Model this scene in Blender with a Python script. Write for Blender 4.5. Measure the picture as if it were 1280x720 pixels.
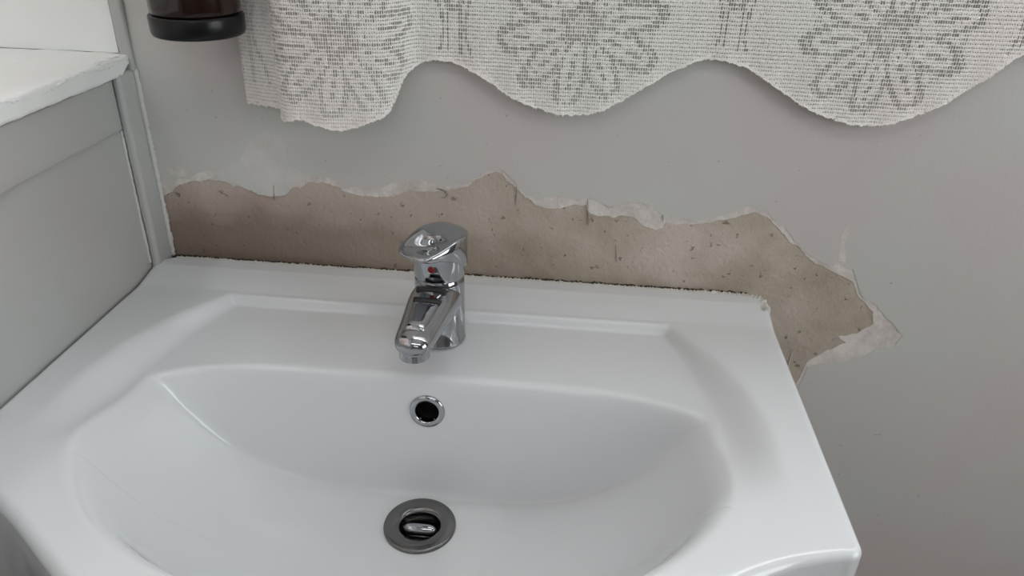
import bpy, bmesh, math, random
import numpy as np
from mathutils import Vector, Matrix
from mathutils.geometry import tessellate_polygon

random.seed(7)
rng = np.random.RandomState(11)
for o in list(bpy.data.objects):
    bpy.data.objects.remove(o)
scene = bpy.context.scene
COL = scene.collection

# ---------------------------------------------------------------- camera
F = 950.0                       # focal length in pixels of the 1280x720 frame
U = 0.37                        # camera height above the basin rim, metres
RIM = 0.85                      # height of the basin rim above the floor
CX = np.array([.99522368, .06720383, -.07080582])     # world X in camera axes (right, down, forward)
CY = np.array([.09420354, -.47091769, .87713295])
CZ = np.cross(CX, CY)
CAM = np.array([0.0, -1.8745 * U, RIM + U])

cam_d = bpy.data.cameras.new('camera')
cam = bpy.data.objects.new('camera', cam_d)
COL.objects.link(cam)
right = Vector((CX[0], CY[0], CZ[0])); down = Vector((CX[1], CY[1], CZ[1])); fwd = Vector((CX[2], CY[2], CZ[2]))
m3 = Matrix((right, -down, -fwd)).transposed()
cam.matrix_world = Matrix.Translation(Vector(CAM)) @ m3.to_4x4()
cam_d.sensor_width = 36.0
cam_d.lens = F / 1280.0 * 36.0
cam_d.clip_start = 0.02
scene.camera = cam

# ---------------------------------------------------------------- world, light, exposure
scene.view_settings.view_transform = 'Standard'
scene.view_settings.look = 'None'
scene.view_settings.gamma = 1.0
scene.view_settings.use_curve_mapping = False
scene.view_settings.exposure = -0.57
world = bpy.data.worlds.new('overcast_sky'); scene.world = world
world.use_nodes = True
bg = world.node_tree.nodes['Background']
bg.inputs[0].default_value = (0.93, 0.97, 1.0, 1)
bg.inputs[1].default_value = 9.0

def portal(name, loc, rot, sx, sy):
    l = bpy.data.lights.new(name, 'AREA'); l.shape = 'RECTANGLE'; l.size = sx; l.size_y = sy
    l.cycles.is_portal = True
    o = bpy.data.objects.new(name, l); COL.objects.link(o); o.location = loc; o.rotation_euler = rot
    return o
# window openings of the room (daylight enters through these)
LW = dict(y0=-1.25, y1=0.0, z0=RIM + 0.216, z1=RIM + 1.20)          # left window
FW = dict(x0=-0.2, x1=0.7, z0=1.80, z1=2.15)                        # transom window behind the camera
RW = dict(y0=-1.15, y1=-0.30, z0=0.9, z1=1.70)                      # two-pane window in the right wall
BW = dict(x0=-0.26, x1=0.95, z0=RIM + 0.40, z1=RIM + 1.40)          # window in the back wall, behind the half curtain
X_LEFT, X_OUT, X_RIGHT, Y_FRONT, Z_CEIL = -0.432, -0.63, 1.15, -2.10, 2.35
portal('daylight_portal', (X_OUT - .02, (LW['y0'] + LW['y1']) / 2, (LW['z0'] + LW['z1']) / 2), (0, -math.pi / 2, 0), LW['z1'] - LW['z0'], LW['y1'] - LW['y0'])
portal('daylight_portal', ((FW['x0'] + FW['x1']) / 2, Y_FRONT - .14, (FW['z0'] + FW['z1']) / 2), (math.pi / 2, 0, 0), FW['x1'] - FW['x0'], FW['z1'] - FW['z0'])

portal('daylight_portal', (X_RIGHT + .13, (RW['y0'] + RW['y1']) / 2, (RW['z0'] + RW['z1']) / 2), (0, math.pi / 2, 0), RW['z1'] - RW['z0'], RW['y1'] - RW['y0'])
portal('daylight_portal', ((BW['x0'] + BW['x1']) / 2, .13, (BW['z0'] + BW['z1']) / 2), (-math.pi / 2, 0, 0), BW['x1'] - BW['x0'], BW['z1'] - BW['z0'])

# ---------------------------------------------------------------- helpers
def ray(u, v):
    c = np.array([u - 640.0, v - 360.0, F]); return np.array([c @ CX, c @ CY, c @ CZ])
def on_y(u, v, y):
    r = ray(u, v); return CAM + r * ((y - CAM[1]) / r[1])
def on_z(u, v, z):
    r = ray(u, v); return CAM + r * ((z - CAM[2]) / r[2])

def tag(o, label=None, cat=None, group=None, kind=None):
    if label: o['label'] = label
    if cat: o['category'] = cat
    if group: o['group'] = group
    if kind: o['kind'] = kind
    return o
def mesh_obj(name, verts, faces, mat, parent=None, smooth=True, loc=None):
    me = bpy.data.meshes.new(name)
    me.from_pydata([tuple(map(float, v)) for v in verts], [], [tuple(map(int, f)) for f in faces])
    me.update()
    if smooth: me.polygons.foreach_set('use_smooth', [True] * len(me.polygons))
    me.materials.append(mat)
    o = bpy.data.objects.new(name, me); COL.objects.link(o)
    if parent: o.parent = parent
    if loc is not None: o.location = loc
    return o
def bm_obj(name, bm, mat, parent=None, smooth=True):
    me = bpy.data.meshes.new(name)
    bmesh.ops.recalc_face_normals(bm, faces=bm.faces)
    bm.to_mesh(me); bm.free()
    if smooth: me.polygons.foreach_set('use_smooth', [True] * len(me.polygons))
    me.materials.append(mat)
    o = bpy.data.objects.new(name, me); COL.objects.link(o)
    if parent: o.parent = parent
    return o
def box(name, a, b, mat, parent=None, bevel=0.0, seg=3):
    bm = bmesh.new()
    bmesh.ops.create_cube(bm, size=1)
    for v in bm.verts:
        v.co = Vector([(a[i] + b[i]) / 2 + v.co[i] * (b[i] - a[i]) for i in range(3)])
    if bevel:
        bmesh.ops.bevel(bm, geom=list(bm.edges), offset=bevel, segments=seg, affect='EDGES', profile=.5)
    o = bm_obj(name, bm, mat, parent, smooth=bool(bevel))
    if bevel:
        md = o.modifiers.new('wn', 'WEIGHTED_NORMAL')
    return o
def lathe(name, prof, mat, parent=None, n=64, axis=None, loc=(0, 0, 0), close=True):
    """prof: (radius, height) list, revolved round local z; axis: matrix for orientation"""
    vs, fs = [], []
    M = axis if axis is not None else Matrix.Identity(3)
    L = Vector(loc)
    k = len(prof)
    for i in range(n):
        a = 2 * math.pi * i / n
        for r, h in prof:
            vs.append(M @ Vector((r * math.cos(a), r * math.sin(a), h)) + L)
    for i in range(n):
        j = (i + 1) % n
        for q in range(k - 1):
            fs.append((i * k + q, j * k + q, j * k + q + 1, i * k + q + 1))
    if close:
        if prof[0][0] > 1e-6: fs.append([i * k for i in range(n)][::-1])
        if prof[-1][0] > 1e-6: fs.append([i * k + k - 1 for i in range(n)])
    bm = bmesh.new()
    bv = [bm.verts.new(v) for v in vs]
    for f in fs: bm.faces.new([bv[i] for i in f])
    bmesh.ops.remove_doubles(bm, verts=bm.verts, dist=1e-7)
    o = bm_obj(name, bm, mat, parent)
    return o
def sharp(o, ang=35):
    me = o.data
    bm = bmesh.new(); bm.from_mesh(me)
    for e in bm.edges:
        if len(e.link_faces) == 2 and e.calc_face_angle(0) > math.radians(ang): e.smooth = False
    bm.to_mesh(me); bm.free()
    return o
def smoothstep(a, b, x):
    t = np.clip((x - a) / (b - a), 0, 1); return t * t * (3 - 2 * t)
def empty(name, loc):
    o = bpy.data.objects.new(name, None); COL.objects.link(o); o.location = loc; o.empty_display_size = .05
    return o
def adopt(root, objs):
    bpy.context.view_layer.update()
    inv = root.matrix_world.inverted()
    for o in objs:
        o.parent = root; o.matrix_parent_inverse = inv

# ---------------------------------------------------------------- materials
def new_mat(name):
    m = bpy.data.materials.new(name); m.use_nodes = True
    nt = m.node_tree; return m, nt, nt.nodes['Principled BSDF']
def node(nt, t, **kw):
    n = nt.nodes.new(t)
    for k, v in kw.items(): setattr(n, k, v)
    return n
def noise(nt, scale, detail=4, rough=.5, coord=None, dist=0):
    n = node(nt, 'ShaderNodeTexNoise'); n.inputs['Scale'].default_value = scale
    n.inputs['Detail'].default_value = detail; n.inputs['Roughness'].default_value = rough; n.inputs['Distortion'].default_value = dist
    if coord is not None: nt.links.new(coord, n.inputs['Vector'])
    return n
def ramp(nt, fac, stops):
    r = node(nt, 'ShaderNodeValToRGB'); el = r.color_ramp.elements
    while len(el) < len(stops): el.new(.5)
    for e, (p, c) in zip(el, stops):
        e.position = p; e.color = (*c, 1) if len(c) == 3 else c
    nt.links.new(fac, r.inputs[0]); return r
def mix(nt, fac, a, b, mode='MIX'):
    n = node(nt, 'ShaderNodeMix', data_type='RGBA', blend_type=mode)
    for k, s in ((0, fac), (6, a), (7, b)):
        if isinstance(s, bpy.types.NodeSocket): nt.links.new(s, n.inputs[k])
        elif k == 0: n.inputs[k].default_value = s
        else: n.inputs[k].default_value = (*s, 1)
    return n.outputs[2]
def bump(nt, p, h, strength, dist):
    b = node(nt, 'ShaderNodeBump'); b.inputs['Strength'].default_value = strength; b.inputs['Distance'].default_value = dist
    nt.links.new(h, b.inputs['Height']); nt.links.new(b.outputs[0], p.inputs['Normal']); return b
def coords(nt):
    return node(nt, 'ShaderNodeNewGeometry').outputs['Position']
def math_n(nt, op, a, b=None):
    n = node(nt, 'ShaderNodeMath', operation=op)
    for i, s in enumerate((a, b)):
        if s is None: continue
        if isinstance(s, bpy.types.NodeSocket): nt.links.new(s, n.inputs[i])
        else: n.inputs[i].default_value = s
    return n.outputs[0]

def mat_paint(name, c1, c2, rough=.55, specks=True, bscale=260, bstr=.12):
    m, nt, p = new_mat(name)
    pos = coords(nt)
    big = noise(nt, 5.5, 2, .5, pos)
    r = ramp(nt, big.outputs[0], [(.40, c1), (.60, c2)])
    col = r.outputs[0]
    if specks:
        sp = noise(nt, 95, 2, .5, pos)
        rs = ramp(nt, sp.outputs[0], [(.755, (0, 0, 0)), (.78, (1, 1, 1))])
        col = mix(nt, math_n(nt, 'MULTIPLY', rs.outputs[0], .5), col, tuple(x * .45 for x in c1))
    nt.links.new(col, p.inputs['Base Color'])
    p.inputs['Roughness'].default_value = rough
    fine = noise(nt, bscale, 3, .55, pos)
    wide = noise(nt, 30, 3, .5, pos)
    h = math_n(nt, 'ADD', math_n(nt, 'MULTIPLY', fine.outputs[0], .35), wide.outputs[0])
    bump(nt, p, h, bstr, .004)
    return m
M = {}
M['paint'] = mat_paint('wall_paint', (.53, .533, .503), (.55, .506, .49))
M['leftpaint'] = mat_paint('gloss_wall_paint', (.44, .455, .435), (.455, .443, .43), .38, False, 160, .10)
M['white'] = mat_paint('white_gloss_paint', (.84, .86, .84), (.86, .855, .84), .32, False, 120, .10)
M['ceil'] = mat_paint('ceiling_paint', (.34, .34, .33), (.34, .34, .33), .8, False)
M['room'] = mat_paint('room_paint', (.24, .23, .22), (.24, .23, .22), .7, False)

M['render'] = mat_paint('blocker_render', (.17, .13, .11), (.19, .14, .12), .9, False)
def mat_lamp():
    m, nt, p = new_mat('lamp_diffuser'); p.inputs['Base Color'].default_value = (.8, .8, .8, 1)
    p.inputs['Emission Color'].default_value = (1, .985, .96, 1); p.inputs['Emission Strength'].default_value = 8.0
    return m
M['lamp'] = mat_lamp()
def mat_primer():
    m, nt, p = new_mat('old_undercoat'); pos = coords(nt)
    n = noise(nt, 60, 5, .6, pos)
    r = ramp(nt, n.outputs[0], [(.32, (.52, .475, .435)), (.68, (.70, .66, .62))])
    nt.links.new(r.outputs[0], p.inputs['Base Color']); p.inputs['Roughness'].default_value = .8
    b = noise(nt, 220, 4, .6, pos); bump(nt, p, b.outputs[0], .35, .003)
    return m
M['primer'] = mat_primer()

def mat_filler():
    m, nt, p = new_mat('filler_smear'); pos = coords(nt)
    n = noise(nt, 45, 4, .6, pos)
    r = ramp(nt, n.outputs[0], [(.35, (.535, .53, .50)), (.65, (.595, .58, .553))])
    nt.links.new(r.outputs[0], p.inputs['Base Color']); p.inputs['Roughness'].default_value = .7
    b = noise(nt, 140, 4, .6, pos); bump(nt, p, b.outputs[0], .3, .003)
    return m
M['filler'] = mat_filler()

def mat_plaster():
    m, nt, p = new_mat('bare_plaster'); pos = coords(nt)
    sep = node(nt, 'ShaderNodeSeparateXYZ'); nt.links.new(pos, sep.inputs[0])
    # damp stain: own wavy tide line, darker at the corner; lighter right is partly painted-in illumination
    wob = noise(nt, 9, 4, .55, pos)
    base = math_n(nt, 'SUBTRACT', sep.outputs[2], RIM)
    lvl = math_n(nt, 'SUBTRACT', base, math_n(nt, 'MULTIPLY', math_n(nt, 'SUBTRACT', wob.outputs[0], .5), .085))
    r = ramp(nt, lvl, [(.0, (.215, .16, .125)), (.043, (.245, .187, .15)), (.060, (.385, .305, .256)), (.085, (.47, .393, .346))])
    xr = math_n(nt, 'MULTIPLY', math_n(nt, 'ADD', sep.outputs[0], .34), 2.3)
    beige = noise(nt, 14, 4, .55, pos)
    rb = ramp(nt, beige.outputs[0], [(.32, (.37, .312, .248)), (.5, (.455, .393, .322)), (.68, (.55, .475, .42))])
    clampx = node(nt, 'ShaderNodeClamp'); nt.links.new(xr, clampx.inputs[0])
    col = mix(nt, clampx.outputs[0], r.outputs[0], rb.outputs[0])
    # chips and pits
    sp = noise(nt, 120, 3, .6, pos)
    rs = ramp(nt, sp.outputs[0], [(.655, (0, 0, 0)), (.70, (1, 1, 1))])
    col = mix(nt, math_n(nt, 'MULTIPLY', rs.outputs[0], .55), col, (.10, .085, .07))
    nt.links.new(col, p.inputs['Base Color']); p.inputs['Roughness'].default_value = .85
    b1 = noise(nt, 170, 5, .65, pos); b2 = noise(nt, 28, 3, .5, pos)
    h = math_n(nt, 'ADD', math_n(nt, 'MULTIPLY', b1.outputs[0], .5), b2.outputs[0])
    h = math_n(nt, 'SUBTRACT', h, math_n(nt, 'MULTIPLY', rs.outputs[0], .6))
    bump(nt, p, h, .6, .005)
    return m
M['plaster'] = mat_plaster()

def mat_ceramic():
    m, nt, p = new_mat('glazed_ceramic'); pos = coords(nt)
    p.inputs['Base Color'].default_value = (.68, .695, .71, 1)
    p.inputs['Roughness'].default_value = .035
    p.inputs['IOR'].default_value = 1.5
    n = noise(nt, 35, 2, .5, pos); bump(nt, p, n.outputs[0], .02, .002)
    return m
M['ceramic'] = mat_ceramic()
def simple(name, col, rough, metal=0, **kw):
    m, nt, p = new_mat(name)
    p.inputs['Base Color'].default_value = (*col, 1); p.inputs['Roughness'].default_value = rough; p.inputs['Metallic'].default_value = metal
    for k, v in kw.items(): p.inputs[k.replace('_', ' ')].default_value = v
    pos = coords(nt); n = noise(nt, 300, 3, .6, pos)
    mr = node(nt, 'ShaderNodeMapRange'); nt.links.new(n.outputs[0], mr.inputs[0])
    mr.inputs[3].default_value = max(rough - .03, 0.02); mr.inputs[4].default_value = rough + .04
    nt.links.new(mr.outputs[0], p.inputs['Roughness'])
    return m
M['chrome'] = simple('chrome', (.42, .43, .45), .05, 1)
M['dullchrome'] = simple('worn_chrome', (.19, .19, .185), .2, 1)
M['darkhole'] = simple('dark_pipe', (.012, .011, .010), .5)
M['red'] = simple('red_marker', (.22, .008, .006), .25)
M['darkreflection'] = simple('dark_reflection', (.012, .012, .012), .4)
M['blackplastic'] = simple('black_plastic', (.005, .0052, .006), .3, 0, Specular_IOR_Level=.3)
M['amber'] = simple('amber_bottle', (.018, .006, .0045), .10, 0, Transmission_Weight=.2, IOR=1.45)
M['sealant'] = simple('old_sealant', (.62, .60, .56), .7)
M['caulk'] = simple('painted_caulk', (.56, .56, .535), .4)
M['floor'] = mat_paint('floor_covering', (.40, .31, .27), (.42, .33, .29), .5, False)
M['grime'] = simple('grime', (.24, .215, .19), .8)
M['contact_shadow'] = simple('contact_shadow', (.045, .035, .028), .8)

def mat_lace():
    m, nt, p = new_mat('lace_thread'); pos = coords(nt)
    n = noise(nt, 420, 3, .6, pos)
    r = ramp(nt, n.outputs[0], [(.3, (.84, .815, .785)), (.7, (.95, .935, .91))])
    big = noise(nt, 6, 2, .5, pos)
    rb = ramp(nt, big.outputs[0], [(.4, (.97, 1, .97)), (.6, (1, .965, .955))])
    nt.links.new(mix(nt, 1.0, r.outputs[0], rb.outputs[0], 'MULTIPLY'), p.inputs['Base Color'])
    p.inputs['Roughness'].default_value = .85
    b = noise(nt, 900, 2, .6, pos); bump(nt, p, b.outputs[0], .6, .001)
    return m
M['lace'] = mat_lace()
def mat_glass():
    m, nt, p = new_mat('window_glass')
    out = nt.nodes['Material Output']
    tr = node(nt, 'ShaderNodeBsdfTransparent'); gl = node(nt, 'ShaderNodeBsdfGlossy'); gl.inputs['Roughness'].default_value = .02
    mx = node(nt, 'ShaderNodeMixShader'); mx.inputs[0].default_value = .06
    nt.links.new(tr.outputs[0], mx.inputs[1]); nt.links.new(gl.outputs[0], mx.inputs[2]); nt.links.new(mx.outputs[0], out.inputs[0])
    return m
M['glass'] = mat_glass()

# ---------------------------------------------------------------- the room
WALL_Y = 0.0060
fl = box('floor', (X_OUT - .12, Y_FRONT - .12, -.05), (X_RIGHT + .1, WALL_Y + .1, 0), M['floor']); tag(fl, kind='structure')
ce = box('ceiling', (X_OUT - .12, Y_FRONT - .12, Z_CEIL), (X_RIGHT + .1, WALL_Y + .1, Z_CEIL + .05), M['ceil']); tag(ce, kind='structure')
def wall_pieces(name, boxes, mat):
    bm = bmesh.new()
    for a, b in boxes:
        r = bmesh.ops.create_cube(bm, size=1)
        for v in r['verts']:
            v.co = Vector([(a[i] + b[i]) / 2 + v.co[i] * (b[i] - a[i]) for i in range(3)])
    o = bm_obj(name, bm, mat, None, False); tag(o, kind='structure'); return o
wb = wall_pieces('wall_back', [((X_OUT - .12, WALL_Y, 0), (X_RIGHT + .1, WALL_Y + .1, BW['z0'])),
                               ((X_OUT - .12, WALL_Y, BW['z1']), (X_RIGHT + .1, WALL_Y + .1, Z_CEIL)),
                               ((X_OUT - .12, WALL_Y, BW['z0']), (BW['x0'], WALL_Y + .1, BW['z1'])),
                               ((BW['x1'], WALL_Y, BW['z0']), (X_RIGHT + .1, WALL_Y + .1, BW['z1']))], M['plaster'])
SILL_Z0, SILL_Z1 = RIM + .1975, RIM + .2155
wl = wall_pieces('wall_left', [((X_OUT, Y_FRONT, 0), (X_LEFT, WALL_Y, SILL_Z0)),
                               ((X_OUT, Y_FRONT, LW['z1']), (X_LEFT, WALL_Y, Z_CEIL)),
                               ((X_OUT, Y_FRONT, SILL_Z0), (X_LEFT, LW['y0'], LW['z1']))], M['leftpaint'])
wf = wall_pieces('wall_front', [((X_OUT - .12, Y_FRONT - .12, 0), (X_RIGHT + .1, Y_FRONT, FW['z0'])),
                                ((X_OUT - .12, Y_FRONT - .12, FW['z1']), (X_RIGHT + .1, Y_FRONT, Z_CEIL)),
                                ((X_OUT - .12, Y_FRONT - .12, FW['z0']), (FW['x0'], Y_FRONT, FW['z1'])),
                                ((FW['x1'], Y_FRONT - .12, FW['z0']), (X_RIGHT + .1, Y_FRONT, FW['z1']))], M['room'])
wr = wall_pieces('wall_right', [((X_RIGHT, Y_FRONT, 0), (X_RIGHT + .1, WALL_Y, RW['z0'])),
                                ((X_RIGHT, Y_FRONT, RW['z1']), (X_RIGHT + .1, WALL_Y, Z_CEIL)),
                                ((X_RIGHT, Y_FRONT, RW['z0']), (X_RIGHT + .1, RW['y0'], RW['z1'])),
                                ((X_RIGHT, RW['y1'], RW['z0']), (X_RIGHT + .1, WALL_Y, RW['z1']))], M['room'])
def window(name, o, ax1, ax2, nmul, depth_axis, t=.045):
    """frame round an opening; o origin corner, ax1/ax2 extents as vectors"""
    root = empty(name, o); tag(root, kind='structure')
    o = Vector(o); a = Vector(ax1); b = Vector(ax2); d = Vector(depth_axis)
    def bar(p0, p1, w):   # p in (s,t) metres along a,b
        la, lb = a.normalized(), b.normalized()
        c = [o + la * p0[0] + lb * p0[1], o + la * p1[0] + lb * p1[1]]
        lo = [min(c[0][i], c[1][i]) for i in range(3)]; hi = [max(c[0][i], c[1][i]) for i in range(3)]
        for i in range(3):
            lo[i] += min(0, d[i]); hi[i] += max(0, d[i])
        return lo, hi
    A, B = a.length, b.length
    parts = []
    for p0, p1 in (((0, 0), (t, B)), ((A - t, 0), (A, B)), ((t, 0), (A - t, t)), ((t, B - t), (A - t, B))):
        parts.append(box('window_frame', *bar(p0, p1, t), M['white'], bevel=.004, seg=2))
    for k in range(1, nmul):
        s = A * k / nmul
        parts.append(box('mullion', *bar((s - t / 2, t), (s + t / 2, B - t), t), M['white'], bevel=.004, seg=2))
    for k in range(nmul):
        s0 = A * k / nmul + t / 2 + .001; s1 = A * (k + 1) / nmul - t / 2 - .001
        if k == 0: s0 = t + .001
        if k == nmul - 1: s1 = A - t - .001
        lo, hi = bar((s0, t + .001), (s1, B - t - .001), t)
        for i in range(3):
            if d[i]:
                mid = (lo[i] + hi[i]) / 2; lo[i] = mid - .002; hi[i] = mid + .002
        parts.append(box('pane', lo, hi, M['glass']))
    adopt(root, parts)
    return root
window('window_1', (X_OUT + .002, LW['y0'] + .001, SILL_Z1 + .001), (0, LW['y1'] - LW['y0'] - .004, 0), (0, 0, LW['z1'] - SILL_Z1 - .002), 2, (.045, 0, 0))
window('window_2', (FW['x0'] + .001, Y_FRONT - .09, FW['z0'] + .001), (FW['x1'] - FW['x0'] - .002, 0, 0), (0, 0, FW['z1'] - FW['z0'] - .002), 2, (0, .045, 0))

window('window_3', (X_RIGHT + .04, RW['y0'] + .001, RW['z0'] + .001), (0, RW['y1'] - RW['y0'] - .002, 0), (0, 0, RW['z1'] - RW['z0'] - .002), 2, (.045, 0, 0))
window('window_4', (BW['x0'] + .001, WALL_Y + .04, BW['z0'] + .001), (BW['x1'] - BW['x0'] - .002, 0, 0), (0, 0, BW['z1'] - BW['z0'] - .002), 2, (0, .045, 0))
nb = box('daylight_blocker', (-1.6, -5.0, -.05), (-1.45, 2.5, 4.2), M['render'])  # unseen wall added to hold back daylight from the left window
tag(nb, 'brown wall added outside the left window to cut its daylight', 'light blocker')
# ceiling batten lamp running along the room
lx, ly, hw, hd = .28, -1.0, .66, .09
lamp = empty('ceiling_lamp', (lx, ly, Z_CEIL)); tag(lamp, 'long white batten lamp fixed under the ceiling', 'lamp')
lf = box('lamp_housing', (lx - hw, ly - hd, Z_CEIL - .04), (lx + hw, ly + hd, Z_CEIL - .0005), M['white'], bevel=.004)
ldf = box('lamp_diffuser', (lx - hw + .015, ly - hd + .008, Z_CEIL - .062), (lx + hw - .015, ly + hd - .008, Z_CEIL - .0402), M['lamp'], bevel=.008)
adopt(lamp, [lf, ldf])
# ---- paint coat of the back wall, with the ragged bare strip left out
def fractal(pts, n_iter, amp, seed):
    r = random.Random(seed); pts = [Vector(p) for p in pts]
    for k in range(n_iter):
        out = []
        for a, b in zip(pts[:-1], pts[1:]):
            d = b - a; L = d.length
            nrm = Vector((-d.y, d.x)) / max(L, 1e-9)
            out += [a, (a + b) / 2 + nrm * r.gauss(0, 1) * min(amp / (1.6 ** k), L * .28)]
        out.append(pts[-1]); pts = out
    return pts
def px_wall(pts):
    return [Vector((q[0], q[2])) for q in (on_y(u, v, WALL_Y) for u, v in pts)]
OUTER = [(196, 227), (206, 227), (219, 225), (243, 219), (264, 213), (282, 216), (300, 214), (340, 212), (365, 215), (384, 221), (414, 221), (427, 232), (434, 236),
         (443, 233), (464, 234), (480, 234), (491, 228), (500, 226), (517, 223), (534, 225), (551, 232), (567, 231), (584, 229), (593, 222), (607, 215),
         (624, 210), (635, 218), (646, 231), (657, 240), (669, 247), (680, 247), (705, 242), (709, 247), (733, 247), (753, 253), (770, 257), (795, 252),
         (815, 257), (829, 270), (846, 271), (868, 276), (901, 269), (933, 258), (959, 263), (966, 274), (980, 281), (991, 298), (1013, 319), (1027, 328),
         (1047, 328), (1067, 336), (1074, 361), (1085, 375), (1103, 390), (1112, 400), (1128, 418), (1121, 428), (1107, 433), (1078, 446), (1034, 453),
         (1009, 458), (1000, 480), (975, 520)]
INNER = [(196, 250), (206, 244), (219, 234), (243, 225), (259, 224), (282, 227), (303, 234), (322, 242), (343, 244), (356, 241), (364, 232), (375, 236), (385, 227),
         (404, 227), (420, 232), (435, 240), (454, 245), (470, 246), (488, 245), (507, 240), (517, 239), (551, 239), (565, 236), (584, 233), (593, 226),
         (610, 217), (621, 214), (632, 223), (641, 230), (646, 236), (656, 247), (669, 256), (680, 260), (702, 260), (733, 256), (738, 267), (753, 270),
         (770, 271), (795, 273), (809, 284), (829, 285), (833, 277), (847, 280), (879, 279), (912, 273), (941, 265), (959, 271), (973, 285), (987, 303),
         (1013, 325), (1034, 336), (1063, 350), (1074, 372), (1092, 390), (1092, 404), (1071, 417), (1045, 420), (1057, 429), (1034, 437), (1009, 452), (994, 480), (965, 518)]
def layer(name, outline, thick, mat, parent, y_back=WALL_Y):
    """flat coat lying on the wall: 2-D outline (x, z) extruded towards the room"""
    tris = tessellate_polygon([[Vector((p.x, p.y, 0)) for p in outline]])
    n = len(outline)
    vs = [(p.x, y_back - thick, p.y) for p in outline] + [(p.x, y_back, p.y) for p in outline]
    fs = [tuple(t) for t in tris] + [(i, (i + 1) % n, (i + 1) % n + n, i + n) for i in range(n)]
    bm = bmesh.new(); bv = [bm.verts.new(v) for v in vs]
    for f in fs:
        try: bm.faces.new([bv[i] for i in f])
        except ValueError: pass
    o = bm_obj(name, bm, mat, parent, smooth=False)
    return o
outer = fractal(px_wall(OUTER), 3, .0011, 3)
inner = fractal(px_wall(INNER), 3, .0010, 5)
x_l, x_r = X_OUT, X_RIGHT - .001
xe = outer[-1].x
paint_outline = [Vector((x_l, Z_CEIL - .001)), Vector((x_l, outer[0].y))] + outer + [Vector((xe - .004, RIM - .06)), Vector((xe - .02, .001)), Vector((x_r, .001)), Vector((x_r, Z_CEIL - .001)),
    Vector((BW['x1'], Z_CEIL - .001)), Vector((BW['x1'], BW['z0'])), Vector((BW['x0'], BW['z0'])), Vector((BW['x0'], Z_CEIL - .001))]
pc = layer('paint_coat', paint_outline, .0012, M['paint'], wb); tag(pc, 'grey wall paint peeled to a ragged edge')
layer('paint_coat', [Vector((BW['x0'], BW['z1'])), Vector((BW['x1'], BW['z1'])), Vector((BW['x1'], Z_CEIL - .001)), Vector((BW['x0'], Z_CEIL - .001))], .0012, M['paint'], wb)
prim = layer('undercoat', outer + inner[::-1], .0006, M['primer'], wb); tag(prim, 'pale torn undercoat along the peeled paint')
FILL = [(262, 224), (272, 214), (288, 208), (300, 203), (303, 195), (313, 176), (325, 167), (337, 166), (352, 171), (356, 180), (359, 208), (372, 213), (383, 219), (380, 226), (366, 234), (357, 243), (340, 245), (322, 242), (300, 232), (282, 226)]
fp = layer('filler_patch', fractal(px_wall(FILL) + [px_wall(FILL)[0]], 3, .0009, 9)[:-1], .0015, M['filler'], wb)
FLAKE = [(208, 211), (216, 206), (226, 208), (236, 214), (234, 219), (222, 219), (212, 215)]
layer('paint_flake', fractal(px_wall(FLAKE) + [px_wall(FLAKE)[0]], 2, .0007, 12)[:-1], .0017, M['primer'], wb)
FL2 = [(1047, 326), (1050, 300), (1055, 287), (1061, 281), (1060, 292), (1055, 303), (1056, 326)]
for k, pts in enumerate(([(342.2, 230), (342.8, 231), (343.3, 240), (343.2, 250), (342.7, 250), (342.7, 240)], [(734.1, 250), (734.7, 250), (735.3, 265), (734.9, 280), (734.4, 280), (734.8, 265)], [(828.5, 268), (829.0, 268), (828.8, 276), (828.3, 276)],
                         [(545, 236), (548, 235), (553, 236), (558, 239), (560, 244), (556, 248), (551, 247), (556, 246), (558, 243), (555, 239), (550, 237.5)],
                         [(645, 233), (646, 234), (645, 254), (644, 255)], [(769, 306), (769.6, 306), (770.6, 326), (770, 327)])):
    layer('crack', fractal(px_wall(pts) + [px_wall(pts)[0]], 2, .0003, 40 + k)[:-1], .0018 if k < 3 else .0009, M['grime'], wb)
layer('paint_flake', fractal(px_wall(FL2) + [px_wall(FL2)[0]], 2, .0005, 13)[:-1], .0014, M['primer'], wb)

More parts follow.
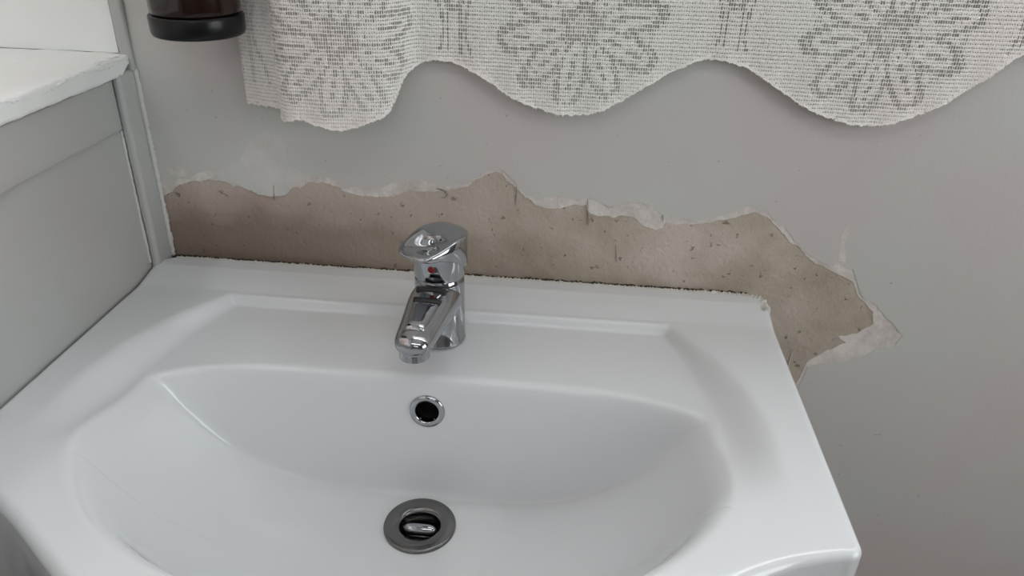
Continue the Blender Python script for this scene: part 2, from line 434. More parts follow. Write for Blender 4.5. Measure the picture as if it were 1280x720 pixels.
# ---- left wall joinery: sill, apron, corner strip, reveal
def rough_box(name, a, b, mat, nx, ny, nz, amp, seed, bevel=.002, parent=None, shape=None):
    """box with subdivided, slightly lumpy faces"""
    bm = bmesh.new(); bmesh.ops.create_cube(bm, size=1)
    bmesh.ops.bevel(bm, geom=list(bm.edges), offset=.0001, segments=1, affect='EDGES')
    bm.free()
    xs = np.unique(np.concatenate([np.linspace(a[0], b[0], nx + 1), [a[0] + bevel, b[0] - bevel]]))
    ys = np.unique(np.concatenate([np.linspace(a[1], b[1], ny + 1), [a[1] + bevel, b[1] - bevel]]))
    zs = np.unique(np.concatenate([np.linspace(a[2], b[2], nz + 1), [a[2] + bevel, b[2] - bevel]]))
    bm = bmesh.new(); cache = {}
    r = np.random.RandomState(seed)
    from mathutils import noise as mn
    def V(x, y, z):
        k = (round(x, 6), round(y, 6), round(z, 6))
        if k not in cache:
            p = Vector((x, y, z))
            c = Vector([min(max(p[i], a[i] + bevel), b[i] - bevel) for i in range(3)])
            d = p - c
            if d.length > 1e-9: q = c + d.normalized() * bevel
            else: q = p
            q = q + Vector((mn.noise(p * 45 + Vector((seed, 0, 0))), mn.noise(p * 45 + Vector((0, seed, 0))), mn.noise(p * 45 + Vector((0, 0, seed))))) * amp
            q = q + Vector((mn.noise(p * 170 + Vector((seed, 0, 0))), 0, mn.noise(p * 170 + Vector((0, 0, seed))))) * amp * .6
            if shape: q = shape(q)
            cache[k] = bm.verts.new(q)
        return cache[k]
    def face(gu, gv, f):
        for i in range(len(gu) - 1):
            for j in range(len(gv) - 1):
                try: bm.faces.new([V(*f(gu[i], gv[j])), V(*f(gu[i + 1], gv[j])), V(*f(gu[i + 1], gv[j + 1])), V(*f(gu[i], gv[j + 1]))])
                except ValueError: pass
    for x in (a[0], b[0]): face(ys, zs, lambda u, v: (x, u, v))
    for y in (a[1], b[1]): face(xs, zs, lambda u, v: (u, y, v))
    for z in (a[2], b[2]): face(xs, ys, lambda u, v: (u, v, z))
    return bm_obj(name, bm, mat, parent)
def sill_shape(q):
    if q.y > -.014 and q.z < (SILL_Z0 + SILL_Z1) / 2:      # underside sweeps up to the back wall
        q.z += .009 * min(1, (q.y + .014) / .014)
    return q
sill = rough_box('window_sill', (X_OUT + .05, LW['y0'] + .002, SILL_Z0 + .0005), (-.4235, .0055, SILL_Z1), M['white'], 12, 240, 4, .0013, 4, .0025, None, sill_shape)
sill.name = 'trim_1'; tag(sill, kind='structure')
apron = rough_box('trim_2', (X_LEFT + .0003, LW['y0'] - .05, RIM + .1505), (X_LEFT + .0045, -.0265, SILL_Z0 - .0005), M['leftpaint'], 2, 60, 6, .0003, 6, .0015); tag(apron, kind='structure')
corner = rough_box('trim_3', (X_LEFT + .0003, -.0235, .02), (X_LEFT + .0095, .0055, SILL_Z0 + .004), M['leftpaint'], 3, 6, 120, .0006, 8, .0035); tag(corner, kind='structure')
reveal = rough_box('trim_4', (X_OUT + .05, .0012, SILL_Z1 + .0002), (X_LEFT - .0005, .0048, LW['z1'] - .001), M['white'], 12, 2, 60, .0004, 12, .0008); tag(reveal, kind='structure')
strip = rough_box('trim_5', (X_LEFT + .0002, -.0005, SILL_Z0 + .002), (X_LEFT + .0120, .0052, LW['z1']), M['leftpaint'], 3, 3, 70, .0005, 14, .002); tag(strip, kind='structure')
# painted-over caulk beads beside the corner strip
def bead(name, pts, r0, mat, parent, seed, jitter=.35, n=8):
    rr = random.Random(seed); vs, fs = [], []
    P = [Vector(p) for p in pts]
    for i, p in enumerate(P):
        t = (P[min(i + 1, len(P) - 1)] - P[max(i - 1, 0)]).normalized()
        up = Vector((0, 0, 1)) if abs(t.z) < .8 else Vector((0, 1, 0))
        s = t.cross(up).normalized(); q = s.cross(t)
        r = r0 * (1 + rr.uniform(-jitter, jitter))
        if i in (0, len(P) - 1): r *= .3
        off = Vector((rr.uniform(-1, 1), rr.uniform(-1, 1), rr.uniform(-1, 1))) * r0 * jitter * .5
        for k in range(n):
            a = 2 * math.pi * k / n
            vs.append(p + off + (s * math.cos(a) + q * math.sin(a)) * r)
    for i in range(len(P) - 1):
        for k in range(n):
            fs.append((i * n + k, i * n + (k + 1) % n, (i + 1) * n + (k + 1) % n, (i + 1) * n + k))
    fs += [tuple(range(n))[::-1], tuple(range((len(P) - 1) * n, len(P) * n))]
    return mesh_obj(name, vs, fs, mat, parent)
c1 = bead('caulk_bead', [(X_LEFT + .0108, .0036, z) for z in np.linspace(RIM + .004, SILL_Z0 + .004, 100)], .0026, M['caulk'], corner, 1, .22)
c2 = bead('caulk_bead', [(X_LEFT + .0006, -.0245, z) for z in np.linspace(RIM + .008, RIM + .150, 70)], .0017, M['caulk'], corner, 2, .22)

rk = random.Random(17)
bead('paint_ridge', [(-.4243 + rk.uniform(-.001, .001), y, SILL_Z1 - .0035 + .002 * math.sin(y * 60) + rk.uniform(-.0008, .0008)) for y in np.linspace(-.22, -.02, 80)], .0010, M['white'], sill, 6, .5, 6)
bead('paint_chip', [(-.4262 + rk.uniform(-.002, .001), y, SILL_Z1 - .0002) for y in np.linspace(-.052, -.012, 24)], .0013, M['white'], sill, 7, .6, 6)
# ---------------------------------------------------------------- the basin
SX = -0.1152                      # basin centre line
DR = (0.0, -0.208)                # drain, relative to the centre line
def prof_wall():
    """profile of the steep rear bowl wall: drop against distance forward of the lip"""
    pts = [(0.0, 0.0)]; t, z = 0.0, 0.0
    tilt = math.radians(7); full = math.pi / 2 - tilt
    for k in range(1, 25):                                   # convex lip
        a = full * k / 24; pts.append((.009 * math.sin(a), -.009 * (1 - math.cos(a))))
    t, z = pts[-1]
    L = .106; t += L * math.sin(tilt); z -= L * math.cos(tilt); pts.append((t, z))
    r = .014
    cx, cz = t + r * math.cos(tilt), z + r * math.sin(tilt)
    for k in range(1, 25):
        a = full * k / 24
        ang = tilt + a
        pts.append((cx - r * math.cos(ang), cz - r * math.sin(ang)))
    pts.append((pts[-1][0] + .02, pts[-1][1] - .02)); pts.append((1.0, pts[-1][1] - .03))
    return np.array(pts)
PW = prof_wall()
def smin(a, b, k):
    h = np.clip(.5 + .5 * (b - a) / k, 0, 1); return b * (1 - h) + a * h - k * h * (1 - h)
DEPTH = .140
def rim_surface(x, y):
    base = np.interp(-y, [0, .021, .024, .053, .056, 1], [.0065, .0065, .0058, .0006, 0, 0])
    xb = np.interp(-y, [0, .055, .09, .12, .16, .2, .5], [.2015, .2045, .219, .231, .241, .247, .247])
    wt = np.interp(-y, [.05, .07, .11, .16, .22], [.006, .011, .024, .032, .036])
    m = 1 - smoothstep(0, 1, (np.abs(x) - xb) / wt)
    drop = -.0085 * smoothstep(.060, .068, -y) - .008 * np.clip((-y - .065) / .09, 0, 1) - .001 * smoothstep(.035, .06, -y)
    return base + m * drop * (1 - smoothstep(.20, .30, -y))
def bowl_z(x, y):
    yc = -.225
    e = 2.15
    by = .184 + .176 * smoothstep(yc, yc + .07, y)
    r = ((np.abs(x) / .244) ** e + (np.abs(y - yc) / by) ** e) ** (1 / e)
    zb = DEPTH * (r ** 4.2 - 1)
    return zb + .003 * r
def basin_z(x, y):
    rs = rim_surface(x, y)
    B = smin(rs, bowl_z(x, y), .022)
    yb = -.147 - .026 * np.clip(np.abs(x) / .232, 0, 1.2) ** 5
    A = rs + np.interp(yb - y, PW[:, 0], PW[:, 1])
    return np.maximum(A, B)

def basin_outline(n=900):
    half = [(0, -.462), (.05, -.458), (.10, -.444), (.15, -.421), (.19, -.394), (.22, -.3725), (.2422, -.3575), (.2666, -.3445), (.288, -.3370), (.302, -.3335)]
    # smooth the bow front with a spline through these points
    hp = np.array(half); u = np.arange(len(hp))
    def cr(P, t):
        i = int(min(max(math.floor(t), 0), len(P) - 2)); f = t - i
        p0 = P[i - 1] if i > 0 else P[i] * 1.0 * np.array([1, 1]) + np.array([P[i][0] - P[i + 1][0], P[i + 1][1] - P[i][1]])
        p1, p2 = P[i], P[i + 1]; p3 = P[i + 2] if i + 2 < len(P) else 2 * P[i + 1] - P[i]
        return .5 * (2 * p1 + (p2 - p0) * f + (2 * p0 - 5 * p1 + 4 * p2 - p3) * f * f + (3 * p1 - p0 - 3 * p2 + p3) * f ** 3)
    R = [tuple(cr(hp, t)) for t in np.linspace(0, len(hp) - 1, 160)]
    cxx, cyy, rr = .3156 - .011, -.3335 + .011, .011                   # front corner
    R += [(cxx + rr * math.sin(a), cyy - rr * math.cos(a)) for a in np.linspace(.1, math.pi / 2, 14)]
    rb = .020
    cxx, cyy = .3156 - rb, -rb                                         # rear corner
    R += [(cxx + rb * math.cos(a), cyy + rb * math.sin(a)) for a in np.linspace(0, math.pi / 2, 18)]
    R += [(0.0, 0.0)]
    R = np.array(R)
    Lh = R[::-1][1:-1] * np.array([-1, 1])
    P = np.vstack([R, Lh, R[:1]])
    s = np.concatenate([[0], np.cumsum(np.linalg.norm(np.diff(P, axis=0), axis=1))])
    t = np.linspace(0, s[-1], n, endpoint=False)
    return np.stack([np.interp(t, s, P[:, 0]), np.interp(t, s, P[:, 1])], 1)
NT, NS = 900, 270
OUT = basin_outline(NT)
tan = np.roll(OUT, -1, 0) - np.roll(OUT, 1, 0)
tan = (tan + np.roll(tan, 1, 0) + np.roll(tan, -1, 0))
nrm = np.stack([tan[:, 1], -tan[:, 0]], 1); nrm /= np.linalg.norm(nrm, axis=1)[:, None]
RE = .006 + .003 * smoothstep(.33, .36, -OUT[:, 1])
INN = OUT - nrm * RE[:, None]
C = np.array(DR)
dv = INN - C; dl = np.linalg.norm(dv, axis=1); dn = dv / dl[:, None]
HOLE = .0215
sv = np.linspace(0, 1, NS)
rad = HOLE + (dl[:, None] - HOLE) * sv[None, :]
GX = C[0] + dn[:, 0:1] * rad; GY = C[1] + dn[:, 1:2] * rad
GZ = basin_z(GX, GY)
for it in range(5):                                             # ease the creases
    Z2 = GZ.copy()
    Z2[:, 1:-1] = .25 * GZ[:, :-2] + .5 * GZ[:, 1:-1] + .25 * GZ[:, 2:]
    Z2 = .25 * np.roll(Z2, 1, 0) + .5 * Z2 + .25 * np.roll(Z2, -1, 0)
    GZ = Z2
loops = [np.stack([GX[:, k], GY[:, k], GZ[:, k]], 1) for k in range(NS)]
ze = GZ[:, -1]
for a in np.linspace(0, math.pi / 2, 9)[1:]:
    q = INN + nrm * (RE * math.sin(a))[:, None]
    loops.append(np.column_stack([q, ze - RE * (1 - math.cos(a))]))
def under(inset, z):
    q = OUT + (C - OUT) * inset
    q[:, 1] = np.where(OUT[:, 1] > -.02, np.maximum(q[:, 1], OUT[:, 1] - .004), q[:, 1])
    return np.column_stack([q, np.full(NT, z)])
for ins, z in ((.0, -.03), (.0, -.12), (.02, -.135), (.10, -.165), (.3, -.175), (.5, -.18), (.80, -.185)):
    loops.append(under(ins, z))
V = np.vstack(loops); V[:, 0] += SX; V[:, 2] += RIM
NL = len(loops)
idx = np.arange(NT * NL).reshape(NL, NT)
a = idx[:-1]; b = np.roll(idx, -1, 1)[:-1]; c = np.roll(idx, -1, 1)[1:]; d = idx[1:]
FQ = np.stack([a, b, c, d], -1).reshape(-1, 4)
# overflow opening
rd = ray(534, 514); rd = rd / np.linalg.norm(rd); tq = np.linspace(.3, .9, 6001)
RP = CAM + rd * tq[:, None]
hit = np.argmax(RP[:, 2] - RIM < basin_z(RP[:, 0] - SX, RP[:, 1]))
OV = RP[hit]
fc = V[FQ].mean(1)
keep = ~((np.linalg.norm(fc - OV, axis=1) < .0118) & (fc[:, 2] > RIM - .12))
FQ = FQ[keep]
basin = empty('wash_basin', (SX, -.2, RIM - .185))
tag(basin, 'white glazed ceramic wash basin with bowed front, fixed against the damaged wall', 'basin')
me = bpy.data.meshes.new('bowl')
me.from_pydata([], [], [])
me.vertices.add(len(V)); me.vertices.foreach_set('co', V.astype(np.float32).ravel())
me.loops.add(len(FQ) * 4); me.loops.foreach_set('vertex_index', FQ[:, ::-1].astype(np.int32).ravel())
me.polygons.add(len(FQ)); me.polygons.foreach_set('loop_start', np.arange(0, len(FQ) * 4, 4, dtype=np.int32))
me.polygons.foreach_set('loop_total', np.full(len(FQ), 4, dtype=np.int32))
me.update(calc_edges=True); me.validate()
me.polygons.foreach_set('use_smooth', [True] * len(me.polygons))
me.materials.append(M['ceramic'])
bowl = bpy.data.objects.new('bowl', me); COL.objects.link(bowl)

def z_at(x, y): return RIM + float(basin_z(np.array([x - SX]), np.array([y]))[0])
# overflow: ring on the rear wall and the dark channel behind it
def frame_from(nv):
    nv = Vector(nv).normalized(); s = Vector((1, 0, 0)); s = (s - nv * s.dot(nv)).normalized(); t = nv.cross(s)
    return Matrix((s, t, nv)).transposed()
e = .004
gy = (z_at(OV[0], OV[1] + e) - z_at(OV[0], OV[1] - e)) / (2 * e)
fr = frame_from((0, -math.cos(math.radians(7)), math.sin(math.radians(7))))
ring = lathe('overflow_ring', [(.0105, -.006), (.0103, .0010), (.0112, .0022), (.0135, .0024), (.0155, .0016), (.0162, -.0004), (.0150, -.0012)], M['chrome'], None, 56, fr, OV, close=False)
chan = lathe('overflow_channel', [(.0112, -.0005), (.0112, -.030), (.0001, -.030)], M['darkhole'], None, 40, fr, OV, close=False)
# drain
DZ = RIM + float(GZ[:, 0].mean()) + .0006
DRW = (SX + DR[0], DR[1])
dr_ring = lathe('drain_flange', [(.0172, -.020), (.0172, -.0022), (.0182, .0006), (.0205, .0018), (.0250, .0022), (.0306, .0022), (.0316, .0018), (.0320, .0008), (.0320, -.0035)], M['dullchrome'], None, 80, None, (DRW[0], DRW[1], DZ + .0004), close=False)
dr_cup = lathe('drain_pipe', [(.0178, -.004), (.0178, -.060), (.0001, -.060)], M['darkhole'], None, 48, None, (DRW[0], DRW[1], DZ), close=False)
def loft(name, secs, mat, parent=None, caps=True):
    n = len(secs[0]); vs = [v for s in secs for v in s]; fs = []
    for i in range(len(secs) - 1):
        for k in range(n):
            fs.append((i * n + k, i * n + (k + 1) % n, (i + 1) * n + (k + 1) % n, (i + 1) * n + k))
    if caps: fs += [tuple(range(n))[::-1], tuple(range((len(secs) - 1) * n, len(secs) * n))]
    bm = bmesh.new(); bv = [bm.verts.new(v) for v in vs]
    for f in fs: bm.faces.new([bv[i] for i in f])
    return bm_obj(name, bm, mat, parent)
# plug: a domed disc with a thick rounded bar to twist it
plug = lathe('drain_plug', [(.0001, -.0100), (.008, -.0103), (.0135, -.0117), (.0150, -.0140), (.0150, -.020), (.0001, -.020)], M['dullchrome'], None, 48, None, (DRW[0], DRW[1], DZ), close=False)
secs = []
for t in np.linspace(-1, 1, 17):
    w = .0058 * math.sqrt(max(1 - abs(t) ** 3.5, .02)); hh = .0062 * math.sqrt(max(1 - abs(t) ** 4, .02))
    secs.append([Vector((DRW[0] + t * .0160, DRW[1] + w * math.cos(q), DZ - .0055 + hh * math.sin(q))) for q in np.linspace(0, 2 * math.pi, 20, endpoint=False)])
pbar = loft('plug_grip', secs, M['chrome'])
# sealant residue along the rear edge and the right rear corner
ppts = []
for k in range(NT):
    p = OUT[k]
    if p[1] > -.0005 or (p[0] > .25 and p[1] > -.032): ppts.append((SX + p[0], p[1], p[0]))
ppts = sorted([q for q in ppts if q[1] > -.0005], key=lambda q: q[0]) + [q for q in sorted([q for q in ppts if q[1] <= -.0005 and q[2] > .25], key=lambda q: -q[1])]
dense = []
for q0, q1 in zip(ppts[:-1], ppts[1:]):
    for f in (0, .5): dense.append((q0[0] + (q1[0] - q0[0]) * f, q0[1] + (q1[1] - q0[1]) * f))
rs_ = random.Random(21)
vs, fs = [], []
prev = None
jit_a = [rs_.random() for _ in dense]
jit_b = [rs_.random() for _ in dense]
for i, (x, y) in enumerate(dense):
    tx = dense[min(i + 1, len(dense) - 1)][0] - dense[max(i - 1, 0)][0]; ty = dense[min(i + 1, len(dense) - 1)][1] - dense[max(i - 1, 0)][1]
    L = math.hypot(tx, ty) or 1; nx, ny = -ty / L, tx / L            # outward
    big = 1.0 if x > SX + .24 else .35
    w_in = .0042 + .0028 * jit_a[i] * (1 + big); w_out = .0008 * jit_b[i] - .0008
    h = .0008 + .0016 * jit_b[i] ** 2 * (.6 + big)
    zt = RIM + .0063
    vs += [(x + nx * w_out, y + ny * w_out, zt - .0050), (x + nx * (w_out - .0012), y + ny * (w_out - .0012), zt - .0006 + h), (x - nx * w_in * .6, y - ny * w_in * .6, zt + h * .6), (x - nx * w_in * 1.15, y - ny * w_in * 1.15, zt - .0008)]
    if i:
        o4 = (i - 1) * 4
        for k in range(3): fs.append((o4 + k, o4 + k + 1, o4 + k + 5, o4 + k + 4))
fs.append(tuple(range(len(vs) - 4, len(vs))))
seal = mesh_obj('sealant_residue', vs, fs, M['sealant'], None)
contact_shadow = bead('contact_shadow_bead', [(x, .0038 + rs_.uniform(-.0006, .0006), RIM + .0028 + rs_.uniform(-.0004, .0006)) for x in np.linspace(SX - .305, SX + .300, 260)], .0024, M['contact_shadow'], None, 3, .25, 6)  # dark bead standing in for the contact shadow between basin and wall
tag(contact_shadow, 'dark bead painting the contact shadow behind the rear edge')
adopt(basin, [contact_shadow, bowl, ring, chan, dr_ring, dr_cup, plug, pbar, seal])
bpy.context.view_layer.update()
def reparent(child, par):
    mw = child.matrix_world.copy(); child.parent = par; child.matrix_parent_inverse = par.matrix_world.inverted(); child.matrix_world = mw
reparent(pbar, plug); reparent(chan, ring); reparent(dr_cup, dr_ring)
tag(seal, 'crumbly pale sealant left along the rear edge')

# ---------------------------------------------------------------- the tap
tp = on_z(551, 419, RIM - .011)
TX, TY = float(tp[0]), float(tp[1]); TZ = z_at(TX, TY) - .0003
tap = empty('mixer_tap', (TX, TY, TZ))
tag(tap, 'chrome single lever mixer tap standing on the white basin', 'tap')
body = lathe('tap_body', [(.0228, 0), (.0234, .0006), (.0234, .0024), (.0226, .0034), (.0226, .058), (.0222, .0640), (.0212, .0660), (.0206, .068), (.0001, .068)], M['chrome'], None, 72, None, (TX, TY, TZ))
tipP = on_y(516, 446, TY - .086)
yaw = math.atan2(tipP[0] - TX, -(tipP[1] - TY))            # spout swings a little to the left
fx, fy = math.sin(yaw), -math.cos(yaw); sx_, sy_ = math.cos(yaw), math.sin(yaw)
def tapP(f, s, z): return Vector((TX + fx * f + sx_ * s, TY + fy * f + sy_ * s, TZ + z))
# spout: lofted sections along its axis (forward, centre height, half width, half height, superellipse exponent, pitch)
tz = tipP[2] - TZ
SP = [(-.004, .046, .0212, .0190, 2.2, 4), (.008, .0458, .0220, .0188, 2.3, 8), (.020, .0445, .0222, .0180, 2.5, 14), (.032, .0415, .0212, .0158, 2.7, 20),
      (.046, .0365, .0196, .0132, 2.8, 22), (.060, .0315, .0182, .0116, 2.7, 20), (.072, .0280, .0172, .0108, 2.5, 14), (.082, .0262, .0162, .0100, 2.3, 6), (.090, .0258, .0140, .0084, 2.1, 0), (.0945, .0258, .0096, .0056, 2, 0), (.0962, .0258, .0030, .0020, 2, 0)]
SPa = np.array(SP); tt = np.linspace(0, len(SP) - 1, 60)
def catm(P, t):
    i = int(min(max(math.floor(t), 0), len(P) - 2)); f = t - i
    p0 = P[max(i - 1, 0)]; p1 = P[i]; p2 = P[i + 1]; p3 = P[min(i + 2, len(P) - 1)]
    return .5 * (2 * p1 + (p2 - p0) * f + (2 * p0 - 5 * p1 + 4 * p2 - p3) * f * f + (3 * p1 - p0 - 3 * p2 + p3) * f ** 3)
dz_tip = (tz + .012) - .0258
secs = []
for t in tt:
    f, cz, w, h, e, pit = catm(SPa, t)
    cz += dz_tip * smoothstep(.0, .09, np.array(f)) 
    pr = math.radians(pit)
    sec = []
    for q in np.linspace(0, 2 * math.pi, 48, endpoint=False):
        cs, sn = math.cos(q), math.sin(q)
        ss = w * math.copysign(abs(cs) ** (2 / e), cs); vv = h * math.copysign(abs(sn) ** (2 / e), sn)
        sec.append(tapP(f + vv * math.sin(pr), ss, cz + vv * math.cos(pr)))
    secs.append(sec)
spout = loft('spout', secs, M['chrome'])
aer = lathe('aerator', [(.0001, .0035), (.0115, .003), (.0115, -.0005), (.0122, -.0015), (.0130, -.002), (.0130, .013), (.0001, .013)], M['chrome'], None, 48, None, tapP(.081, 0, tz + .0002))
# raised tongue and dark strips on the spout, standing in for the handle's reflection
def tongue(f0, f1, w0, w1, lift, name, mat, nf=14):
    secs = []
    for k in range(nf + 1):
        g = k / nf; f = f0 + (f1 - f0) * g
        t = np.interp(f, SPa[:, 0], np.arange(len(SP)))
        _, cz, w, h, e, pit = catm(SPa, float(t)); cz += float(dz_tip * smoothstep(.0, .09, np.array(f)))
        top = cz + h / max(math.cos(math.radians(pit)), .5) * .985
        ww = w0 + (w1 - w0) * g; ed = min(g, 1 - g) * nf; lf = lift * min(1, .25 + .5 * ed)
        secs.append([tapP(f, -ww, top - .004), tapP(f, -ww * .96, top + lf * .5), tapP(f, -ww * .75, top + lf), tapP(f, -ww * .3, top + lf * 1.15), tapP(f, ww * .3, top + lf * 1.15), tapP(f, ww * .75, top + lf), tapP(f, ww * .96, top + lf * .5), tapP(f, ww, top - .004)])
    return loft(name, secs, mat)
ton = tongue(.044, .080, .0115, .0080, .0022, 'reflection_tongue', M['chrome'])
refl = tongue(.0255, .0290, .0140, .0136, .0014, 'reflection_strip', M['darkreflection'], 6)
refl2 = tongue(.0390, .0440, .0128, .0120, .0016, 'reflection_strip', M['darkreflection'], 6)
# cap and lever
cap = lathe('lever_cap', [(.0205, .0660), (.0222, .0670), (.0228, .0685), (.0228, .0880), (.0222, .0930), (.0205, .0965), (.0001, .0975)], M['chrome'], None, 72, None, (TX, TY, TZ))
def lever():
    ca, sa = math.cos(math.radians(26)), math.sin(math.radians(26))      # lever swung to the left
    # outline of the handle seen from above (forward, side) with top height and under height
    O = [(-.0232, -.010), (-.0240, 0), (-.0232, .010), (-.0185, .0178), (-.009, .0222), (.004, .0236), (.016, .0226), (.027, .0200), (.0340, .0165), (.0375, .010), (.0385, 0),
         (.0375, -.010), (.0340, -.0165), (.027, -.0200), (.016, -.0226), (.004, -.0236), (-.009, -.0222), (-.0185, -.0178)]
    P = np.array(O); n = len(P); fine = []
    for i in range(n):
        for f in (0, .25, .5, .75):
            p0, p1, p2, p3 = P[i - 1], P[i], P[(i + 1) % n], P[(i + 2) % n]
            fine.append(.5 * (2 * p1 + (p2 - p0) * f + (2 * p0 - 5 * p1 + 4 * p2 - p3) * f * f + (3 * p1 - p0 - 3 * p2 + p3) * f ** 3))
    fine = np.array(fine)
    def top(f): return .1065 - .0042 * (f / .02) * (1 if f > 0 else .25)
    def bot(f): return np.interp(f, [-.03, -.012, .006, .022, .038], [.0715, .0755, .0870, .0930, .0945])
    secs = []
    for ins, which, off in ((.25, 'b', .0), (.04, 'b', .0), (0, 'b', .0012), (0, 'm', 0), (0, 't', -.0016), (.05, 't', -.0004), (.14, 't', 0), (.28, 't', -.0006), (.45, 't', -.0016), (.62, 't', -.0021), (.8, 't', -.0024), (.93, 't', -.0025), (.985, 't', -.0025)):
        s = []
        for f, sd in fine:
            zb, zt = bot(f), top(f)
            z = {'b': zb + off, 'm': (zb + zt) / 2, 't': zt + off}[which]
            f2, s2 = .004 + (f - .004) * (1 - ins), sd * (1 - ins)
            s.append(tapP(f2 * ca - s2 * sa, f2 * sa * -1 - s2 * ca, z))
        secs.append(s)
    return loft('lever', secs, M['chrome'])
lev = lever()
axf = Matrix((Vector((sx_, sy_, 0)), Vector((0, 0, 1)), Vector((fx, fy, 0)))).transposed()
dot = lathe('temperature_marker', [(.0001, .0010), (.0026, .0008), (.0031, .0002), (.0031, -.002)], M['red'], None, 24, axf, tapP(.0227, -.001, .0815), close=False)
adopt(tap, [body, spout, aer, ton, refl, refl2, cap, lev, dot])
bpy.context.view_layer.update()
reparent(aer, spout); reparent(ton, spout); reparent(refl, spout); reparent(refl2, spout); reparent(dot, cap)
tag(dot, 'small red temperature marker')

# ---------------------------------------------------------------- lace curtain
# (pixel x, hem pixel y, distance in front of the wall): the hem line gives plan position and hem height
HEM = [(309, 128, .010), (318, 130, .013), (330, 132, .016), (342, 133, .018), (349, 134, .022), (351, 137, .028), (351, 146, .034), (356, 151, .040), (366, 151, .044), (378, 150, .045), (400, 158, .046), (430, 163, .046),
       (460, 154, .044), (480, 146, .041), (493, 128, .034), (503, 102, .026), (520, 82, .020), (545, 74, .018), (570, 80, .019), (600, 95, .022), (640, 122, .025), (680, 138, .026),
       (720, 144, .026), (760, 135, .025), (800, 112, .022), (840, 90, .019), (870, 77, .018), (890, 74, .018), (915, 78, .018), (950, 95, .020), (1000, 130, .023),
       (1040, 149, .025), (1085, 157, .025), (1130, 150, .025), (1180, 130, .022), (1230, 100, .020), (1270, 74, .018), (1300, 66, .018), (1340, 76, .018), (1390, 115, .022), (1440, 140, .024), (1490, 135, .024), (1540, 100, .02)]
H3 = np.array([on_y(u, v, WALL_Y - dd * (1.0 if u < 515 else .5) - .0012) for u, v, dd in HEM])
tt = np.linspace(0, len(H3) - 1, 2000)
HC = np.array([catm(H3, t) for t in tt])
arc = np.concatenate([[0], np.cumsum(np.hypot(np.diff(HC[:, 0]), np.diff(HC[:, 1])))])
CW, RH = .00205, .0033
NCOL = int(arc[-1] / CW); ucol = np.linspace(0, arc[-1], NCOL + 1)
cxs = np.interp(ucol, arc, HC[:, 0]); cys = np.interp(ucol, arc, HC[:, 1]); hz = np.interp(ucol, arc, HC[:, 2]); hz = hz + rng.uniform(-.0009, .0009, len(hz))
Z_TOP = RIM + .52
hmin = hz.min(); NROW = int((Z_TOP - hmin) / RH) + 1
# motif centres: one fan above each scallop tip
tips_x = [np.interp(t, tt, arc) for t in (11, 22, 32, 40)]
vals_x = [(p + q) / 2 for p, q in zip(tips_x[:-1], tips_x[1:])] + [tips_x[0] - .11, tips_x[-1] + .12]
ROSES = [(t, .078, .074, 10, .16) for t in tips_x] + [(t, .150, .058, 8, .0) for t in vals_x] + [(t, .225, .070, 10, .3) for t in tips_x] + [(t, .30, .058, 8, 0) for t in vals_x]
TIPZ = [float(np.interp(t, ucol, hz)) for t in tips_x]; ZREF = float(np.mean(TIPZ[1:3]))
def density(u, z, h, col, row):
    """0 solid, 1 close mesh, 2 open mesh, 3 half-open mesh"""
    up = z - h
    if up < RH * .3: return 0
    if up < RH * 3.0: return 1
    tz_ = np.interp(u, tips_x, TIPZ)
    for cu, cz, rad_, n, ph in ROSES:
        du = u - cu
        if abs(du) > rad_ * 1.2: continue
        dz = z - tz_ - cz
        if abs(dz) > rad_ * 1.2: continue
        r = math.hypot(du, dz); a = math.atan2(du, -dz) + ph
        if r < .006: return 3
        k = round(a / (2 * math.pi / n)); da = a - k * 2 * math.pi / n
        px_, py_ = r * math.cos(da), r * math.sin(da)
        wobble = 1 + .12 * math.sin(3 * k + cu * 40)
        mid, la, lb = rad_ * .56, rad_ * .42 * wobble, rad_ * .155
        q = math.hypot((px_ - mid) / la, py_ / lb)
        if abs(q - 1) < .22 and r < rad_: return 2 if (col * 5 + row * 3 + k) % 4 else 3
        if abs(py_) < .0022 and abs(px_ - mid) < la * .55: return 2 if row % 3 else 1
        if q > 1.15 and rad_ * .80 < r < rad_ * .86: return 3
    vz = z - tz_
    for vu in vals_x:
        d_ = abs(u - vu)
        if vz > .03 and (abs(d_ - .006) < .0017 or abs(d_ - .016 - .006 * math.sin(vz * 60)) < .0016): return 2 if row % 4 else 3
    return 1
vs, fs = [], []
vmap = {}
nrx = np.gradient(cys, ucol); nry = -np.gradient(cxs, ucol)
amp = lambda z: 1.0
fold = np.maximum(WALL_Y - cys - .02, 0)
def surf(iu, z):
    i = min(max(iu, 0), NCOL); i0 = int(math.floor(i)); i1 = min(i0 + 1, NCOL); f = i - i0
    x = cxs[i0] * (1 - f) + cxs[i1] * f; y = cys[i0] * (1 - f) + cys[i1] * f; h = hz[i0] * (1 - f) + hz[i1] * f
    z2 = max(z, h)
    # a droop of the rows towards each scallop tip
    k = math.exp(-max(z2 - h, 0) / .03)
    return x, y + .0012 * math.sin(i * .35) * k, z2
def vert(key, p):
    if key not in vmap:
        vmap[key] = len(vs); vs.append(p)
    return vmap[key]
rnd = random.Random(5)
lace_off = .00045
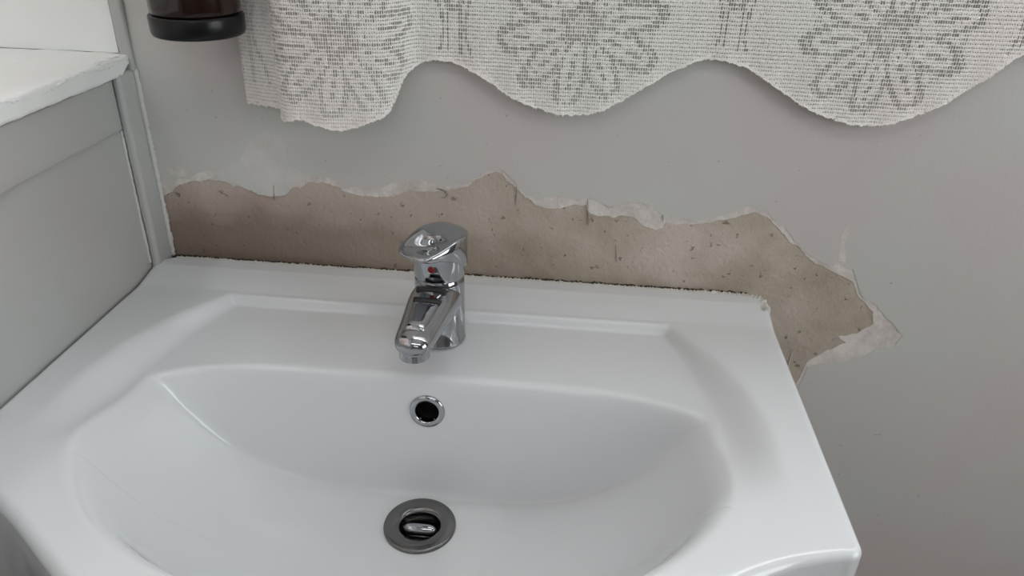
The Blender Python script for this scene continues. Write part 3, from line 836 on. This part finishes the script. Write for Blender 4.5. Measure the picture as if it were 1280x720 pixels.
for r in range(NROW):
    zt = Z_TOP - r * RH; zb = zt - RH
    for c in range(NCOL):
        h = max(hz[c], hz[c + 1])
        if zt <= h + 1e-5: continue
        ids = [vert((c, r), surf(c, zt)), vert((c + 1, r), surf(c + 1, zt)), vert((c + 1, r + 1), surf(c + 1, zb)), vert((c, r + 1), surf(c, zb))]
        dns = density((ucol[c] + ucol[c + 1]) / 2, (zt + zb) / 2, (hz[c] + hz[c + 1]) / 2, c, r)
        clipped = zb < h
        if dns == 0 or clipped:
            fs.append(tuple(ids)); continue
        if dns == 1:
            a0, a1 = .25 + rnd.uniform(-.08, .08), .75 + rnd.uniform(-.08, .08); b0, b1 = .39 + rnd.uniform(-.09, .07), .64 + rnd.uniform(-.06, .08)
        else:
            k_ = .0 if dns == 2 else .07
            a0, a1 = .16 + k_ + rnd.uniform(-.04, .04), .84 - k_ + rnd.uniform(-.04, .04); b0, b1 = .12 + k_ * 1.6 + rnd.uniform(-.03, .05), .88 - k_ * 1.6 + rnd.uniform(-.05, .03)
        o = len(vs)
        push = lace_off * rnd.uniform(.3, 1.3)
        for fa, fb in ((a0, b0), (a1, b0), (a1, b1), (a0, b1)):
            x, y, z = surf(c + fa, zt - RH * fb); vs.append((x, y + push, z))
        for k in range(4):
            fs.append((ids[k], ids[(k + 1) % 4], o + (k + 1) % 4, o + k))
curt = empty('lace_curtain', (float(cxs.mean()), -.02, hmin))
tag(curt, 'white scalloped lace half curtain hanging on the wall above the basin', 'curtain')
net = mesh_obj('lace_panel', vs, fs, M['lace'], None, smooth=True)
# hem cord with little loops along the scalloped edge
hp = []
for i in range(0, NCOL * 2):
    x, y, z = surf(i / 2, -1); hp.append((x, y, z + (.0004 if i % 2 else -.0005)))
hem = bead('hem_cord', hp, .0006, M['lace'], None, 31, .6, 6)
head = []
ridge = bead('heading_pocket', [(cxs[i], cys[i], Z_TOP + .004) for i in range(0, NCOL + 1, 3)], .008, M['lace'], None, 32, .05, 8)
adopt(curt, [net, hem, ridge])
rod = empty('curtain_rod', (0.1, -.02, Z_TOP))
x0r, x1r = float(cxs.min()) - .03, float(cxs.max()) + .03
tag(rod, 'slim white rod carrying the lace curtain', 'rod')
rx = Matrix(((0, 0, 1), (0, 1, 0), (-1, 0, 0)))
pole = lathe('pole', [(.0045, 0), (.0045, x1r - x0r)], M['white'], None, 16, rx, (x0r, -.024, Z_TOP + .004))
brs = []
for xx in (x0r + .006, x1r - .006):
    brs.append(box('bracket', (xx - .006, -.03, Z_TOP - .006), (xx + .006, .0002, Z_TOP + .014), M['white'], bevel=.002, seg=2))
adopt(rod, [pole] + brs)

# ---------------------------------------------------------------- soap dispenser on the wall
pb = on_y(248, 41, -.052)
BX, BY = float(pb[0]), -.050
zb = float(on_y(248, 54, BY - .0375)[2])
disp = empty('soap_dispenser', (BX, BY, zb))
tag(disp, 'dark amber soap dispenser bottle with black base fixed to the wall', 'dispenser')
base = lathe('base_cap', [(.0001, 0), (.0350, 0), (.0372, .0012), (.0382, .004), (.0385, .0155), (.0378, .0170), (.0345, .0172), (.0001, .0172)], M['blackplastic'], None, 72, None, (BX, BY, zb))
bottle = lathe('bottle', [(.0001, .0176), (.0350, .0176), (.0362, .0190), (.0364, .024), (.0364, .125), (.0345, .134), (.0270, .141), (.0150, .146), (.0135, .150), (.0001, .150)], M['amber'], None, 72, None, (BX, BY, zb))
collar = lathe('pump_collar', [(.0165, .147), (.0170, .150), (.0170, .163), (.0150, .166), (.0001, .166)], M['blackplastic'], None, 40, None, (BX, BY, zb))
stem = lathe('pump_stem', [(.0045, .164), (.0045, .190), (.0001, .190)], M['blackplastic'], None, 20, None, (BX, BY, zb))
noz = box('pump_nozzle', (BX - .009, BY - .040, zb + .188), (BX + .009, BY + .011, zb + .200), M['blackplastic'], bevel=.004)
clamp = lathe('wall_clamp', [(.0366, .085), (.0388, .085), (.0388, .105), (.0366, .105), (.0366, .085)], M['blackplastic'], None, 64, None, (BX, BY, zb), close=False)
plate = box('wall_plate', (BX - .02, BY + .034, zb + .075), (BX + .02, WALL_Y - .0012, zb + .115), M['blackplastic'], bevel=.002)
adopt(disp, [base, bottle, collar, stem, noz, clamp, plate])
